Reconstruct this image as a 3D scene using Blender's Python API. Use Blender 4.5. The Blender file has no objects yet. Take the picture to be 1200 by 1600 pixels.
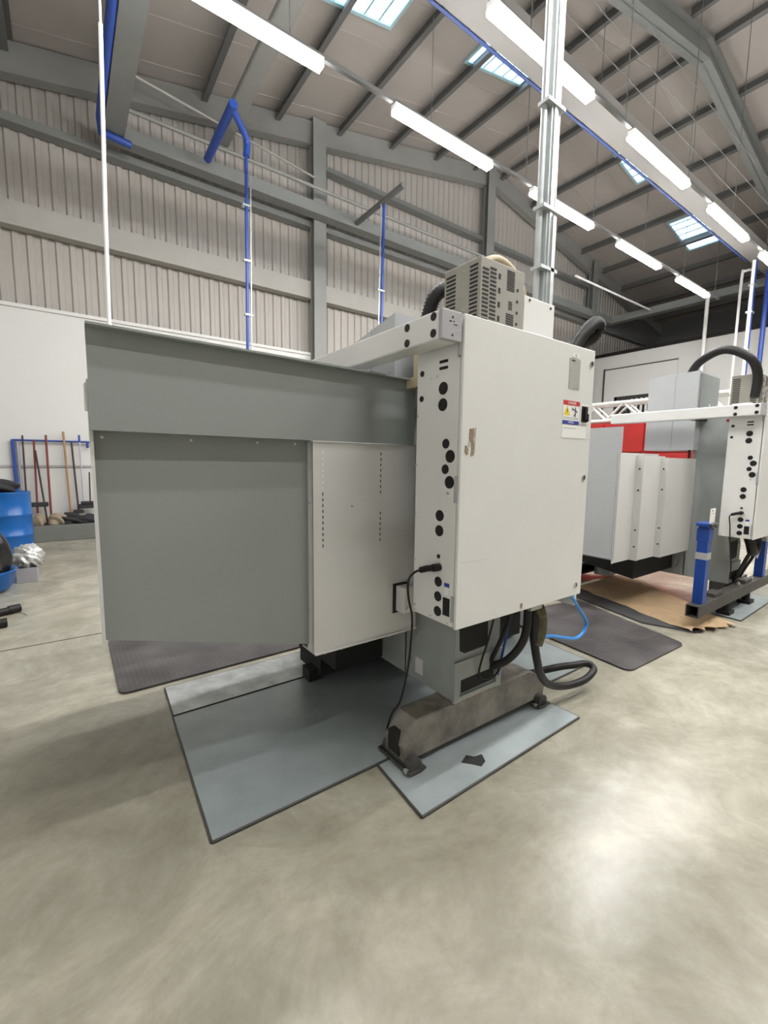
import bpy, bmesh, math, random
from mathutils import Vector, Matrix
random.seed(7)
SC = bpy.context.scene
COL = SC.collection
PI = math.pi

# ------------------------------------------------------------------ materials
def new_mat(name):
    m = bpy.data.materials.new(name); m.use_nodes = True
    nt = m.node_tree
    return m, nt, nt.nodes['Principled BSDF']

def mat(name, col, rough=.5, metal=0., var=0., scale=6., bump=0., bscale=60., spec=.5, rvar=0., stretch=None):
    m, nt, b = new_mat(name)
    b.inputs['Base Color'].default_value = (*col, 1)
    b.inputs['Roughness'].default_value = rough
    b.inputs['Metallic'].default_value = metal
    b.inputs['Specular IOR Level'].default_value = spec
    if var or rvar or bump:
        tc = nt.nodes.new('ShaderNodeTexCoord')
        src = tc.outputs['Object']
        if stretch:
            mp = nt.nodes.new('ShaderNodeMapping'); mp.inputs['Scale'].default_value = stretch
            nt.links.new(src, mp.inputs['Vector']); src = mp.outputs['Vector']
    if var or rvar:
        n = nt.nodes.new('ShaderNodeTexNoise'); n.inputs['Scale'].default_value = scale
        n.inputs['Detail'].default_value = 6; n.inputs['Roughness'].default_value = .6
        nt.links.new(src, n.inputs['Vector'])
        if var:
            r = nt.nodes.new('ShaderNodeValToRGB')
            r.color_ramp.interpolation = 'EASE'
            r.color_ramp.elements[0].position = .2; r.color_ramp.elements[1].position = .8
            r.color_ramp.elements[0].color = (*[c*(1-var) for c in col], 1)
            r.color_ramp.elements[1].color = (*[min(1, c*(1+var)) for c in col], 1)
            nt.links.new(n.outputs['Fac'], r.inputs['Fac']); nt.links.new(r.outputs['Color'], b.inputs['Base Color'])
        if rvar:
            mr = nt.nodes.new('ShaderNodeMapRange')
            mr.inputs['From Min'].default_value = .15; mr.inputs['From Max'].default_value = .85
            mr.inputs['To Min'].default_value = max(.05, rough-rvar); mr.inputs['To Max'].default_value = min(1, rough+rvar)
            nt.links.new(n.outputs['Fac'], mr.inputs['Value']); nt.links.new(mr.outputs['Result'], b.inputs['Roughness'])
    if bump:
        n2 = nt.nodes.new('ShaderNodeTexNoise'); n2.inputs['Scale'].default_value = bscale
        nt.links.new(src, n2.inputs['Vector'])
        bp = nt.nodes.new('ShaderNodeBump'); bp.inputs['Strength'].default_value = bump; bp.inputs['Distance'].default_value = .01
        nt.links.new(n2.outputs['Fac'], bp.inputs['Height']); nt.links.new(bp.outputs['Normal'], b.inputs['Normal'])
    return m

def emis(name, col, strength):
    m, nt, b = new_mat(name)
    b.inputs['Base Color'].default_value = (*col, 1)
    b.inputs['Emission Color'].default_value = (*col, 1)
    b.inputs['Emission Strength'].default_value = strength
    return m

LAMP = 100.0
M = dict(
    white=mat('machine_white_paint', (.69, .69, .665), .29, var=.025, scale=3),
    white2=mat('guard_white_paint', (.60, .595, .575), .34, var=.03, scale=3),
    grey=mat('sheet_grey_paint', (.255, .275, .262), .32, var=.03, scale=1.5),
    midgrey=mat('casting_grey_paint', (.29, .31, .30), .5, var=.06, scale=5),
    palegrey=mat('pale_grey_paint', (.42, .43, .44), .4, var=.03, scale=4),
    cap=mat('grey_cap_plastic', (.36, .36, .37), .45),
    cage=mat('cage_putty_paint', (.27, .255, .22), .5, var=.08, scale=9),
    black=mat('black_plastic', (.012, .011, .011), .5, spec=.3),
    rubber=mat('black_rubber', (.016, .0155, .015), .5, spec=.3),
    dark=mat('dark_void_paint', (.012, .012, .011), .8),
    steel=mat('bright_steel', (.62, .62, .6), .28, metal=1.),
    galv=mat('galvanised_steel', (.52, .55, .55), .42, metal=.75, var=.08, scale=12),
    darksteel=mat('dark_steel_bar', (.05, .047, .043), .5, var=.3, scale=10),
    foot=mat('oily_cast_iron', (.17, .155, .13), .5, var=.55, scale=7, bump=.25, bscale=40),
    plate=mat('floor_plate_steel', (.345, .385, .388), .235, metal=.15, var=.16, scale=2.2, rvar=.03),
    platelit=mat('plate_lit_steel', (.56, .58, .57), .38, metal=.15, var=.35, scale=7, rvar=.06),  # paler copy of the plate steel; light on the far strip put into colour
    purlin=mat('purlin_grey', (.13, .13, .125), .55, metal=.2),
    struct=mat('structural_grey_paint', (.225, .225, .213), .55, var=.05, scale=2),
    rail=mat('wall_rail_paint', (.34, .325, .295), .6, var=.05, scale=2),
    beam=mat('gantry_beam_paint', (.18, .185, .178), .5, var=.08, scale=2),
    whitewall=mat('white_wall_paint', (.60, .595, .575), .6, var=.015, scale=1),
    blue=mat('blue_pipe_paint', (.02, .06, .30), .4),
    barrelblue=mat('blue_drum_paint', (.003, .10, .36), .3),
    postblue=mat('blue_post_paint', (.008, .05, .27), .4, var=.15, scale=8),
    hoseblue=mat('blue_air_hose', (.02, .22, .62), .3),
    red=mat('red_panel_paint', (.34, .012, .010), .5, var=.15, scale=2),
    card=mat('kraft_card', (.46, .32, .185), .8, var=.12, scale=5, bump=.3, bscale=12),
    darksheet=mat('dark_sheet_rubber', (.06, .06, .06), .6),
    tan=mat('rust_tan', (.26, .2, .13), .7, var=.4, scale=80),
    beige=mat('beige_hose', (.5, .42, .28), .5),
    redwood=mat('red_brown_handle', (.17, .03, .02), .5),
    tanwood=mat('tan_handle', (.34, .2, .09), .5),
    darkwood=mat('dark_handle', (.05, .025, .02), .5),
    alu=mat('aluminium_handle', (.5, .5, .55), .4, metal=.6),
    rag=mat('dark_rag', (.03, .028, .03), .9, bump=.6, bscale=30),
    beigerag=mat('beige_mop', (.3, .24, .17), .95, bump=.6, bscale=60),
    binbag=mat('black_bag', (.012, .012, .013), .22, bump=.9, bscale=14),
    silver=mat('silver_bag', (.62, .62, .6), .3, metal=.4, bump=.7, bscale=18),
    lowgrey=mat('grey_plinth', (.14, .145, .13), .6, var=.1, scale=4),
    plastic=mat('grey_box_plastic', (.3, .29, .3), .4),
    stickwhite=mat('white_sticker', (.82, .82, .80), .4),
    stickgrey=mat('plate_brushed', (.42, .42, .39), .45, metal=.3, var=.08, scale=40),
    stickred=mat('sign_red', (.55, .03, .03), .45),
    stickblue=mat('sign_blue', (.03, .05, .32), .45),
    stickyellow=mat('sign_yellow', (.85, .62, .02), .45),
    ink=mat('ink_black', (.03, .03, .03), .6),
    lampbody=mat('lamp_housing_white', (.8, .8, .78), .4),
    lamp=emis('fluorescent_diffuser', (1., .995, .98), LAMP),
    sky=emis('skylight_daylight', (.55, .78, 1.), 3.4),
    skyrib=mat('skylight_frame', (.35, .5, .55), .4),
)

def floor_mat():
    m, nt, b = new_mat('polished_concrete')
    L = nt.links.new; N = nt.nodes.new
    tc = N('ShaderNodeTexCoord')
    def noise(s, d=8, r=.62, dist=0.):
        n = N('ShaderNodeTexNoise'); n.inputs['Scale'].default_value = s; n.inputs['Detail'].default_value = d
        n.inputs['Roughness'].default_value = r; n.inputs['Distortion'].default_value = dist
        L(tc.outputs['Object'], n.inputs['Vector']); return n
    n1 = noise(1.3, 10, .7, .9); n2 = noise(5, 10, .75, .5); n3 = noise(2.6, 5, .6)
    r1 = N('ShaderNodeValToRGB'); e = r1.color_ramp.elements
    e[0].position = .32; e[0].color = (.265, .245, .185, 1); e[1].position = .70; e[1].color = (.49, .46, .375, 1)
    x = e.new(.5); x.color = (.345, .325, .262, 1)
    L(n1.outputs['Fac'], r1.inputs['Fac'])
    r2 = N('ShaderNodeValToRGB'); e = r2.color_ramp.elements
    e[0].position = .3; e[0].color = (.64, .62, .57, 1); e[1].position = .66; e[1].color = (1.06, 1.06, 1.06, 1)
    L(n2.outputs['Fac'], r2.inputs['Fac'])
    mx = N('ShaderNodeMix'); mx.data_type = 'RGBA'; mx.blend_type = 'MULTIPLY'; mx.inputs['Factor'].default_value = .6
    L(r1.outputs['Color'], mx.inputs[6]); L(r2.outputs['Color'], mx.inputs[7])
    # oil stains around the machine plates
    sep = N('ShaderNodeSeparateXYZ'); L(tc.outputs['Object'], sep.inputs[0])
    def math_(op, a, c):
        k = N('ShaderNodeMath'); k.operation = op
        for i, v in enumerate((a, c)):
            if isinstance(v, (int, float)): k.inputs[i].default_value = v
            else: L(v, k.inputs[i])
        return k.outputs[0]
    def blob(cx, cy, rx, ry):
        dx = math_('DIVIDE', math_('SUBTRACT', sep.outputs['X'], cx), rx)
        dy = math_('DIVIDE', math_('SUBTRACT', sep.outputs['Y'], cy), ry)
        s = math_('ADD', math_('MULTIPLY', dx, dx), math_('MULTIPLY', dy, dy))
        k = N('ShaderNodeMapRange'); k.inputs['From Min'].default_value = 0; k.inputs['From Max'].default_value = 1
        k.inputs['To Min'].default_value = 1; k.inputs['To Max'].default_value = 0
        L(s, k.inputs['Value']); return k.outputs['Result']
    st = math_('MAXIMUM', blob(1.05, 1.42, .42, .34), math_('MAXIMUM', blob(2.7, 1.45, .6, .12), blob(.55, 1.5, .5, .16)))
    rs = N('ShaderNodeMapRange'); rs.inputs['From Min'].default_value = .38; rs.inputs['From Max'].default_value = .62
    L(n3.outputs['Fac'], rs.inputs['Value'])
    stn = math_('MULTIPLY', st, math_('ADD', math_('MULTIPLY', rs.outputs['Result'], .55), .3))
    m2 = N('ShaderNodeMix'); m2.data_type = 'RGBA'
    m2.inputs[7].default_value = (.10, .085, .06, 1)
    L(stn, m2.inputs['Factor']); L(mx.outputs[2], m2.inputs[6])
    # pink of red bounce light painted into the floor by the second machine
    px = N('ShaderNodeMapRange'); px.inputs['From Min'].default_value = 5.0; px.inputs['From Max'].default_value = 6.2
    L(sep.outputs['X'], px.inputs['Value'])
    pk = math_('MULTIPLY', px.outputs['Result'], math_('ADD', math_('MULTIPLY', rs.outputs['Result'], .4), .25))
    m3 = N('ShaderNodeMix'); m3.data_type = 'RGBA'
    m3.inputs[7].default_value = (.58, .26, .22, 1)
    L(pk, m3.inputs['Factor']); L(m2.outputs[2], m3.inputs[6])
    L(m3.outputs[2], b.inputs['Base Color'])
    rr = N('ShaderNodeMapRange'); rr.inputs['From Min'].default_value = .3; rr.inputs['From Max'].default_value = .7
    rr.inputs['To Min'].default_value = .19; rr.inputs['To Max'].default_value = .265
    L(n2.outputs['Fac'], rr.inputs['Value']); L(rr.outputs['Result'], b.inputs['Roughness'])
    bp = N('ShaderNodeBump'); bp.inputs['Strength'].default_value = .06; bp.inputs['Distance'].default_value = .01
    L(n2.outputs['Fac'], bp.inputs['Height']); L(bp.outputs['Normal'], b.inputs['Normal'])
    return m

def mat_mat():
    m, nt, b = new_mat('ribbed_rubber_mat')
    L = nt.links.new; N = nt.nodes.new
    tc = N('ShaderNodeTexCoord')
    n = N('ShaderNodeTexNoise'); n.inputs['Scale'].default_value = 3; n.inputs['Detail'].default_value = 6
    L(tc.outputs['Object'], n.inputs['Vector'])
    r = N('ShaderNodeValToRGB'); r.color_ramp.elements[0].position = .35; r.color_ramp.elements[1].position = .7
    r.color_ramp.elements[0].color = (.045, .041, .041, 1); r.color_ramp.elements[1].color = (.105, .097, .095, 1)
    L(n.outputs['Fac'], r.inputs['Fac']); L(r.outputs['Color'], b.inputs['Base Color'])
    b.inputs['Roughness'].default_value = .5
    v = N('ShaderNodeTexVoronoi'); v.inputs['Scale'].default_value = 34; v.inputs['Randomness'].default_value = 0
    L(tc.outputs['Object'], v.inputs['Vector'])
    bp = N('ShaderNodeBump'); bp.inputs['Strength'].default_value = .6; bp.inputs['Distance'].default_value = .008
    L(v.outputs['Distance'], bp.inputs['Height']); L(bp.outputs['Normal'], b.inputs['Normal'])
    return m

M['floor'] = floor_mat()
M['mat'] = mat_mat()
M['clad'] = mat('wall_cladding_liner', (.37, .345, .315), .55, var=.04, scale=1.2)
M['roof'] = mat('roof_liner', (.34, .31, .285), .6, var=.05, scale=.7)
M['darkclad_shade'] = mat('dark_cladding_and_shade', (.12, .12, .12), .6)

# ------------------------------------------------------------------ mesh builder
class MB:
    def __init__(s): s.v = []; s.f = []; s.fm = []; s.sm = []; s.mats = []
    def mi(s, m):
        if m not in s.mats: s.mats.append(m)
        return s.mats.index(m)
    def add(s, vs, fs, m=None, smooth=False):
        o = len(s.v); s.v += [tuple(p) for p in vs]; k = s.mi(m)
        for f in fs: s.f.append([o+i for i in f]); s.fm.append(k); s.sm.append(smooth)
        return s
    def box(s, x0, x1, y0, y1, z0, z1, m=None, bev=0.):
        if bev:
            bm = bmesh.new(); bmesh.ops.create_cube(bm, size=1)
            for v in bm.verts: v.co = Vector(((x0+x1)/2+v.co.x*(x1-x0), (y0+y1)/2+v.co.y*(y1-y0), (z0+z1)/2+v.co.z*(z1-z0)))
            bmesh.ops.bevel(bm, geom=bm.edges[:], offset=bev, segments=2, affect='EDGES', profile=.5)
            bm.verts.index_update()
            vs = [v.co[:] for v in bm.verts]; fs = [[v.index for v in f.verts] for f in bm.faces]; bm.free()
            return s.add(vs, fs, m)
        vs = [(x, y, z) for z in (z0, z1) for y in (y0, y1) for x in (x0, x1)]
        return s.add(vs, [(0, 2, 3, 1), (4, 5, 7, 6), (0, 1, 5, 4), (2, 6, 7, 3), (0, 4, 6, 2), (1, 3, 7, 5)], m)
    def prism(s, pts, axis, a, b, m=None):
        """polygon pts in the other two axes (kept in xyz order), extruded along axis from a to b"""
        def P(p, t):
            q = list(p); q.insert(axis, t); return q
        n = len(pts)
        vs = [P(p, a) for p in pts]+[P(p, b) for p in pts]
        fs = [list(range(n))[::-1], list(range(n, 2*n))]+[(i, (i+1) % n, n+(i+1) % n, n+i) for i in range(n)]
        return s.add(vs, fs, m)
    def tube(s, path, r, m=None, n=10, caps=True, radii=None):
        P = [Vector(p) for p in path]; k = len(P); vs = []; up = None
        for i, p in enumerate(P):
            t = (P[min(i+1, k-1)]-P[max(i-1, 0)]).normalized()
            if up is None:
                up = Vector((0, 0, 1)) if abs(t.z) < .9 else Vector((1, 0, 0))
            a = (up-t*up.dot(t)).normalized(); b = t.cross(a); up = a
            rr = radii[i] if radii else r
            vs += [p+(a*math.cos(2*PI*j/n)+b*math.sin(2*PI*j/n))*rr for j in range(n)]
        fs = [(i*n+j, i*n+(j+1) % n, (i+1)*n+(j+1) % n, (i+1)*n+j) for i in range(k-1) for j in range(n)]
        s.add(vs, fs, m, True)
        if caps: s.add(vs[:n], [list(range(n))[::-1]], m); s.add(vs[-n:], [list(range(n))], m)
        return s
    def disc(s, c, axis, r, t, m=None, n=20, rz=None):
        """short cylinder, centred on c, from c to c + t along axis"""
        vs = []
        for d in (0, t):
            for j in range(n):
                a = 2*PI*j/n; u, w = math.cos(a)*r, math.sin(a)*(rz or r)
                q = [u, w]; q.insert(axis, d); vs.append([c[i]+q[i] for i in range(3)])
        return s.add(vs, [list(range(n))[::-1], list(range(n, 2*n))]+[(j, (j+1) % n, n+(j+1) % n, n+j) for j in range(n)], m)
    def lathe(s, c, prof, m=None, n=32):
        vs = [(c[0]+r*math.cos(2*PI*j/n), c[1]+r*math.sin(2*PI*j/n), c[2]+z) for r, z in prof for j in range(n)]
        k = len(prof)
        return s.add(vs, [(i*n+j, i*n+(j+1) % n, (i+1)*n+(j+1) % n, (i+1)*n+j) for i in range(k-1) for j in range(n)], m, True)
    def text(s, txt, size, mtx, m=None):
        cu = bpy.data.curves.new('t', 'FONT'); cu.body = txt; cu.size = size; cu.align_x = 'CENTER'; cu.align_y = 'CENTER'; cu.extrude = .0004
        o = bpy.data.objects.new('t', cu); COL.objects.link(o)
        dg = bpy.context.evaluated_depsgraph_get(); me = bpy.data.meshes.new_from_object(o.evaluated_get(dg))
        vs = [mtx @ v.co for v in me.vertices]; fs = [list(p.vertices) for p in me.polygons]
        bpy.data.objects.remove(o); bpy.data.curves.remove(cu); bpy.data.meshes.remove(me)
        return s.add(vs, fs, m)

ORG = Vector((0, 0, 0))
def mesh_of(name, mb, mt, off):
    me = bpy.data.meshes.new(name)
    me.from_pydata([tuple(Vector(v)-off) for v in mb.v], [], mb.f)
    for mm in mb.mats: me.materials.append(mm or mt)
    for p, k, sm in zip(me.polygons, mb.fm, mb.sm): p.material_index = k; p.use_smooth = sm
    bm = bmesh.new(); bm.from_mesh(me); bmesh.ops.recalc_face_normals(bm, faces=bm.faces[:]); bm.to_mesh(me); bm.free()
    me.update()
    return me
def part(name, mb, mt, parent, label=None, org=None):
    o = bpy.data.objects.new(name, mesh_of(name, mb, mt, ORG if org is None else org))
    COL.objects.link(o); o.parent = parent
    if label: o['label'] = label
    return o
def solo(name, mb, mt, label=None, cat=None, group=None, kind=None):
    xs, ys, zs = zip(*mb.v)
    off = Vector(((min(xs)+max(xs))/2, (min(ys)+max(ys))/2, min(zs)))
    o = bpy.data.objects.new(name, mesh_of(name, mb, mt, off)); o.location = off
    COL.objects.link(o)
    if label: o['label'] = label
    if cat: o['category'] = cat
    if group: o['group'] = group
    if kind: o['kind'] = kind
    return o
def struct(name, mb, mt, parent=None):
    if parent: return part(name, mb, mt, parent, org=parent.location)
    return solo(name, mb, mt, kind='structure')
def thing(name, loc, label, cat, group=None):
    global ORG
    o = bpy.data.objects.new(name, None); o.location = loc; o.empty_display_size = .1
    COL.objects.link(o); o['label'] = label; o['category'] = cat
    if group: o['group'] = group
    ORG = Vector(loc)
    return o
def spline(pts, k=8):
    P = [Vector(p) for p in pts]; out = []
    for i in range(len(P)-1):
        a, b, c, d = P[max(i-1, 0)], P[i], P[i+1], P[min(i+2, len(P)-1)]
        for j in range(k):
            t = j/k
            out.append(.5*((2*b)+(c-a)*t+(2*a-5*b+4*c-d)*t*t+(3*b-a-3*c+d)*t**3))
    out.append(P[-1]); return out
def corrugated(path_pts, r, step=.018, amp=.12):
    P = spline(path_pts, 24); L = [0]
    for a, b in zip(P, P[1:]): L.append(L[-1]+(b-a).length)
    n = int(L[-1]/(step/2)); out = []; rad = []; i = 0
    for k in range(n+1):
        d = L[-1]*k/n
        while i < len(L)-2 and L[i+1] < d: i += 1
        t = (d-L[i])/max(1e-9, L[i+1]-L[i]); out.append(P[i].lerp(P[i+1], min(1, t))); rad.append(r*(1+amp*(1 if k % 2 else -1)))
    return out, rad

# ------------------------------------------------------------------ the building
XL, XR, YF, YB, RX = -1.9, 23.0, -8.0, 10.2, 11.2
def roof_z(x): return 10.36-.2*abs(x-RX)

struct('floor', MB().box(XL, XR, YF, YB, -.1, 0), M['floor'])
jt = MB().box(XL, XR, 4.245, 4.255, 0, .0015)
struct('trim_1', jt, M['dark'])

def corr_wall(x0, x1, y, zb, zt, pitch, dep, sgn=1):
    """vertical trapezoid ribs along x, thickness away from the room"""
    mb = MB(); prof = []
    x = x0
    while x < x1-1e-6:
        for f, d in ((0, 0), (.34, 0), (.46, dep), (.88, dep)): prof.append((x+f*pitch, y+sgn*d))
        x += pitch
    prof.append((x, y))
    n = len(prof); vs = []
    for px, py in prof: vs.append((px, py, zb))
    for px, py in prof: vs.append((px, py, zt(px)))
    for px, py in prof: vs.append((px, y+.12, zt(px)))
    for px, py in prof: vs.append((px, y+.12, zb))
    fs = []
    for i in range(n-1):
        for a in range(4):
            b = (a+1) % 4
            fs.append((a*n+i, a*n+i+1, b*n+i+1, b*n+i))
    mb.add(vs, fs); return mb
struct('wall_back', corr_wall(XL, XR-.2, YB-.12, 3.9, lambda x: roof_z(x)-.02, .2, .032), M['clad'])
struct('wall_back_lower', MB().box(XL, XR, 9.93, 10.08, 0, 4.02).box(XL, XR, 9.9, 10.08, 3.97, 4.03), M['whitewall'])
struct('wall_left', MB().box(XL-.15, XL, YF, YB, 0, 7.75), M['whitewall'])
struct('wall_front', MB().prism([(XL, 0), (XR, 0), (XR, 8.0), (RX, 10.3), (XL, 7.7)], 1, YF-.15, YF), M['clad'])
struct('wall_right', MB().box(XR, XR+.15, YF, YB, 0, 8.0), M['darkclad_shade'])
# dark panel standing in for shade in the far corner above the white partition
struct('shade_panel', MB().prism([(17.95, 6.8), (22.6, 6.8), (22.6, 8.0), (20.6, 7.75), (17.95, 7.1)], 1, 9.86, 9.92), M['darkclad_shade'])
rf = MB()
for x0, x1 in ((XL-.2, RX), (RX, XR+.2)):
    z0, z1 = roof_z(x0), roof_z(x1)
    rf.add([(x0, YF-.2, z0), (x1, YF-.2, z1), (x1, YB, z1), (x0, YB, z0), (x0, YF-.2, z0+.15), (x1, YF-.2, z1+.15), (x1, YB, z1+.15), (x0, YB, z0+.15)],
           [(0, 1, 2, 3), (4, 7, 6, 5), (0, 4, 5, 1), (1, 5, 6, 2), (2, 6, 7, 3), (3, 7, 4, 0)])
    # shallow joint ribs of the liner sheets
    y = YF+.5
    while y < YB:
        rf.add([(x0, y, z0-.012), (x1, y, z1-.012), (x1, y+.03, z1-.012), (x0, y+.03, z0-.012), (x0, y, z0), (x1, y, z1), (x1, y+.03, z1), (x0, y+.03, z0)],
               [(0, 1, 2, 3), (0, 4, 5, 1), (3, 2, 6, 7)])
        y += 1.0
struct('ceiling', rf, M['roof'])

# purlins, rafters, columns
for x in [-.37+1.52*k for k in range(8)]+[11.45+1.53*k for k in range(8)]:
    z = roof_z(x); sl = .2 if x < RX else -.2
    w = .09
    mb = MB()
    for y0, y1 in ((YF, 4.3), (4.5, 9.85)):
        mb.prism([(x-w, z-.2-sl*w), (x+w*.2, z-.2), (x+w*.2, z-.02), (x+w, z-.02), (x+w, z), (x-w*.2, z), (x-w*.2, z-.175), (x-w, z-.175-sl*w)], 1, y0, y1)
    struct('purlin', mb, M['purlin'])
def rafter(y, w, dep, webw=None):
    mb = MB()
    for x0, x1 in ((XL, RX), (RX, XR)):
        for za, zb, hw in ((-.2, -.215, w/2), (-.2-dep+.015, -.2-dep, w/2), (-.2, -.2-dep, .012)):
            a, b = roof_z(x0), roof_z(x1)
            vs = [(x0, y-hw, a+zb), (x1, y-hw, b+zb), (x1, y+hw, b+zb), (x0, y+hw, a+zb), (x0, y-hw, a+za), (x1, y-hw, b+za), (x1, y+hw, b+za), (x0, y+hw, a+za)]
            mb.add(vs, [(0, 1, 2, 3), (4, 7, 6, 5), (0, 4, 5, 1), (1, 5, 6, 2), (2, 6, 7, 3), (3, 7, 4, 0)])
    return mb
g = MB()
for x0, x1 in ((XL, RX), (RX, XR)):
    a, b = roof_z(x0)-.03, roof_z(x1)-.03
    g.add([(x0, 9.83, a-.5), (x1, 9.83, b-.5), (x1, 10.0, b-.5), (x0, 10.0, a-.5), (x0, 9.83, a), (x1, 9.83, b), (x1, 10.0, b), (x0, 10.0, a)],
          [(0, 1, 2, 3), (4, 7, 6, 5), (0, 4, 5, 1), (1, 5, 6, 2), (2, 6, 7, 3), (3, 7, 4, 0)])
    g.add([(x0, 9.79, a-.5), (x1, 9.79, b-.5), (x1, 9.83, b-.5), (x0, 9.83, a-.5), (x0, 9.79, a-.48), (x1, 9.79, b-.48), (x1, 9.83, b-.48), (x0, 9.83, a-.48)],
          [(0, 1, 2, 3), (4, 7, 6, 5), (0, 4, 5, 1), (1, 5, 6, 2), (2, 6, 7, 3), (3, 7, 4, 0)])
struct('rafter', g, M['struct'])
struct('rafter', rafter(4.4, .26, .42), M['beam'])
struct('rafter', rafter(-1.6, .26, .42), M['struct'])
for x in (5.1, 10.9, 16.9):
    zt = roof_z(x)-.05
    mb = MB().box(x-.16, x+.16, 9.70, 9.72, 0, zt).box(x-.16, x+.16, 9.88, 9.90, 0, zt).box(x-.012, x+.012, 9.72, 9.88, 0, zt)
    struct('column', mb, M['struct'])
bays = ((XL, 4.93), (5.27, 10.73), (11.07, 16.73), (17.07, 22.6))
for i, (a, b) in enumerate(bays):
    struct('wall_rail', MB().box(a, b, 9.86, 10.06, 5.25, 5.64).box(a, b, 9.84, 9.86, 5.25, 5.28), M['rail'])
    struct('wall_rail', MB().box(a, b, 9.84, 10.06, 6.83, 6.87).box(a, b, 9.87, 10.06, 6.87, 6.98), M['beam'])
    if 0 < i < 3: struct('wall_rail', MB().box(a, b, 9.84, 10.06, 8.18, 8.22).box(a, b, 9.87, 10.06, 8.22, 8.31), M['beam'])
# roof lights
for i, (x0, x1) in enumerate(((3.5, 5.1), (7.05, 8.9), (12.85, 14.2), (16.45, 18.15))):
    y0, y1 = 6.2, 7.05
    def sl(x, d): return roof_z(x)-d
    def slab(mb, xa, xb, ya, yb, d0, d1):
        return mb.add([(xa, ya, sl(xa, d1)), (xb, ya, sl(xb, d1)), (xb, yb, sl(xb, d1)), (xa, yb, sl(xa, d1)), (xa, ya, sl(xa, d0)), (xb, ya, sl(xb, d0)), (xb, yb, sl(xb, d0)), (xa, yb, sl(xa, d0))],
                      [(0, 1, 2, 3), (4, 7, 6, 5), (0, 4, 5, 1), (1, 5, 6, 2), (2, 6, 7, 3), (3, 7, 4, 0)])
    fr = MB()
    slab(fr, x0-.06, x0, y0-.06, y1+.06, 0, .05); slab(fr, x1, x1+.06, y0-.06, y1+.06, 0, .05)
    slab(fr, x0, x1, y0-.06, y0, 0, .05); slab(fr, x0, x1, y1, y1+.06, 0, .05)
    w = struct('window_%d' % (i+1), fr, M['skyrib'])
    pn = MB(); slab(pn, x0, x1, y0, y1, .001, .012)
    struct('pane', pn, M['sky'], w)
    rb = MB(); k = x0+.15
    while k < x1-.05:
        slab(rb, k, k+.035, y0, y1, .012, .03); k += .3
    struct('glazing_bar', rb, M['skyrib'], w)

# gantry ring of steel beams
def ibeam(p0, p1, w, h, axis):
    mb = MB()
    (x0, y0, z), (x1, y1, _) = p0, p1
    t = .02
    for za, zb, hw in ((z, z+h, w/2),):
        if axis == 0: mb.box(x0, x1, y0-hw, y0+hw, za, zb)
        else: mb.box(x0-hw, x0+hw, y0, y1, za, zb)
    return mb
struct('beam', ibeam((.85, 9.54, 6.93), (17.95, 9.54, 6.93), .26, .24, 0), M['beam'])
struct('beam', ibeam((1.0, 4.47, 6.93), (1.0, 9.4, 6.93), .3, .24, 1), M['beam'])
struct('beam', ibeam((.85, 4.28, 6.93), (17.95, 4.28, 6.93), .38, .24, 0), mat('near_beam_paint', (.15, .142, .132), .6))
bmr = ibeam((17.8, 4.47, 6.93), (17.8, 9.4, 6.93), .3, .24, 1)
struct('beam', bmr, M['beam'])
# blue air main along the ring
solo('air_pipe', MB().tube([(1.2, 4.515, 6.94), (15.2, 4.515, 6.94)], .024), mat('dull_blue_paint', (.02, .04, .14), .5), 'long blue air main running under the near gantry beam', 'pipe')
solo('air_pipe', MB().tube([(.785, 4.0, 6.97), (.785, 9.1, 6.97), (.80, 9.3, 6.87), (1.25, 9.36, 6.865)], .06), M['blue'], 'blue air pipe along the left gantry beam, turning at the far corner', 'pipe')
solo('conduit', MB().tube([(1.2, 9.3, 7.38), (10.8, 9.3, 7.38)], .035), M['struct'], 'thin grey conduit running just above the far gantry beam', 'conduit')
solo('conduit', MB().tube([(1.1, 9.0, 7.78), (4.95, 9.68, 7.82)], .022), M['rail'], 'thin pale conduit sloping from left gantry beam to the first wall column', 'conduit')
solo('conduit', MB().tube([(12.8, 8.0, 7.08), (17.66, 8.0, 7.08)], .03), M['lampbody'], 'thin white conduit reaching the right gantry beam near the far corner', 'conduit')
solo('duct', MB().box(2.77, 3.07, 4.62, 9.78, 7.74, 7.86, bev=.03), M['struct'], 'flat grey duct running under the roof towards the far wall, left of the first column', 'duct')

def drop(name, pts, r, m, label, clips=0, cat='pipe'):
    t = thing(name, (pts[-1][0], pts[-1][1], min(p[2] for p in pts)), label, cat)
    part('pipe_run', MB().tube(spline(pts, 6) if len(pts) > 3 else pts, r), M[m], t)
    a, b = Vector(pts[-2]), Vector(pts[-1])
    for k in range(clips):
        p = a.lerp(b, (k+.5)/clips)
        part('pipe_clip', MB().box(p.x-r*1.5, p.x+r*1.5, p.y-r*1.5, p.y+r*1.5, p.z-.015, p.z+.015), M['galv'], t)
    return t
t = thing('air_drop', (2.8, 8.02, 1.9), 'blue air drop with thick elbow, hanging behind the grey enclosure panel', 'pipe')
part('branch_pipe', MB().tube([(2.49, 9.2, 7.03), (2.48, 7.6, 7.03)], .07), M['blue'], t)
part('elbow', MB().tube(spline([(2.48, 7.66, 7.03), (2.58, 7.78, 6.98), (2.82, 8.0, 6.85), (2.81, 8.02, 6.6)], 5), .055), M['blue'], t)
part('drop_pipe', MB().tube([(2.81, 8.02, 6.7), (2.74, 8.02, 1.9)], .028), M['blue'], t)
part('drop_conduit', MB().tube([(2.87, 8.0, 6.3), (2.80, 8.0, 1.9)], .014), M['galv'], t, 'thin bright conduit strapped to the blue pipe')
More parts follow.
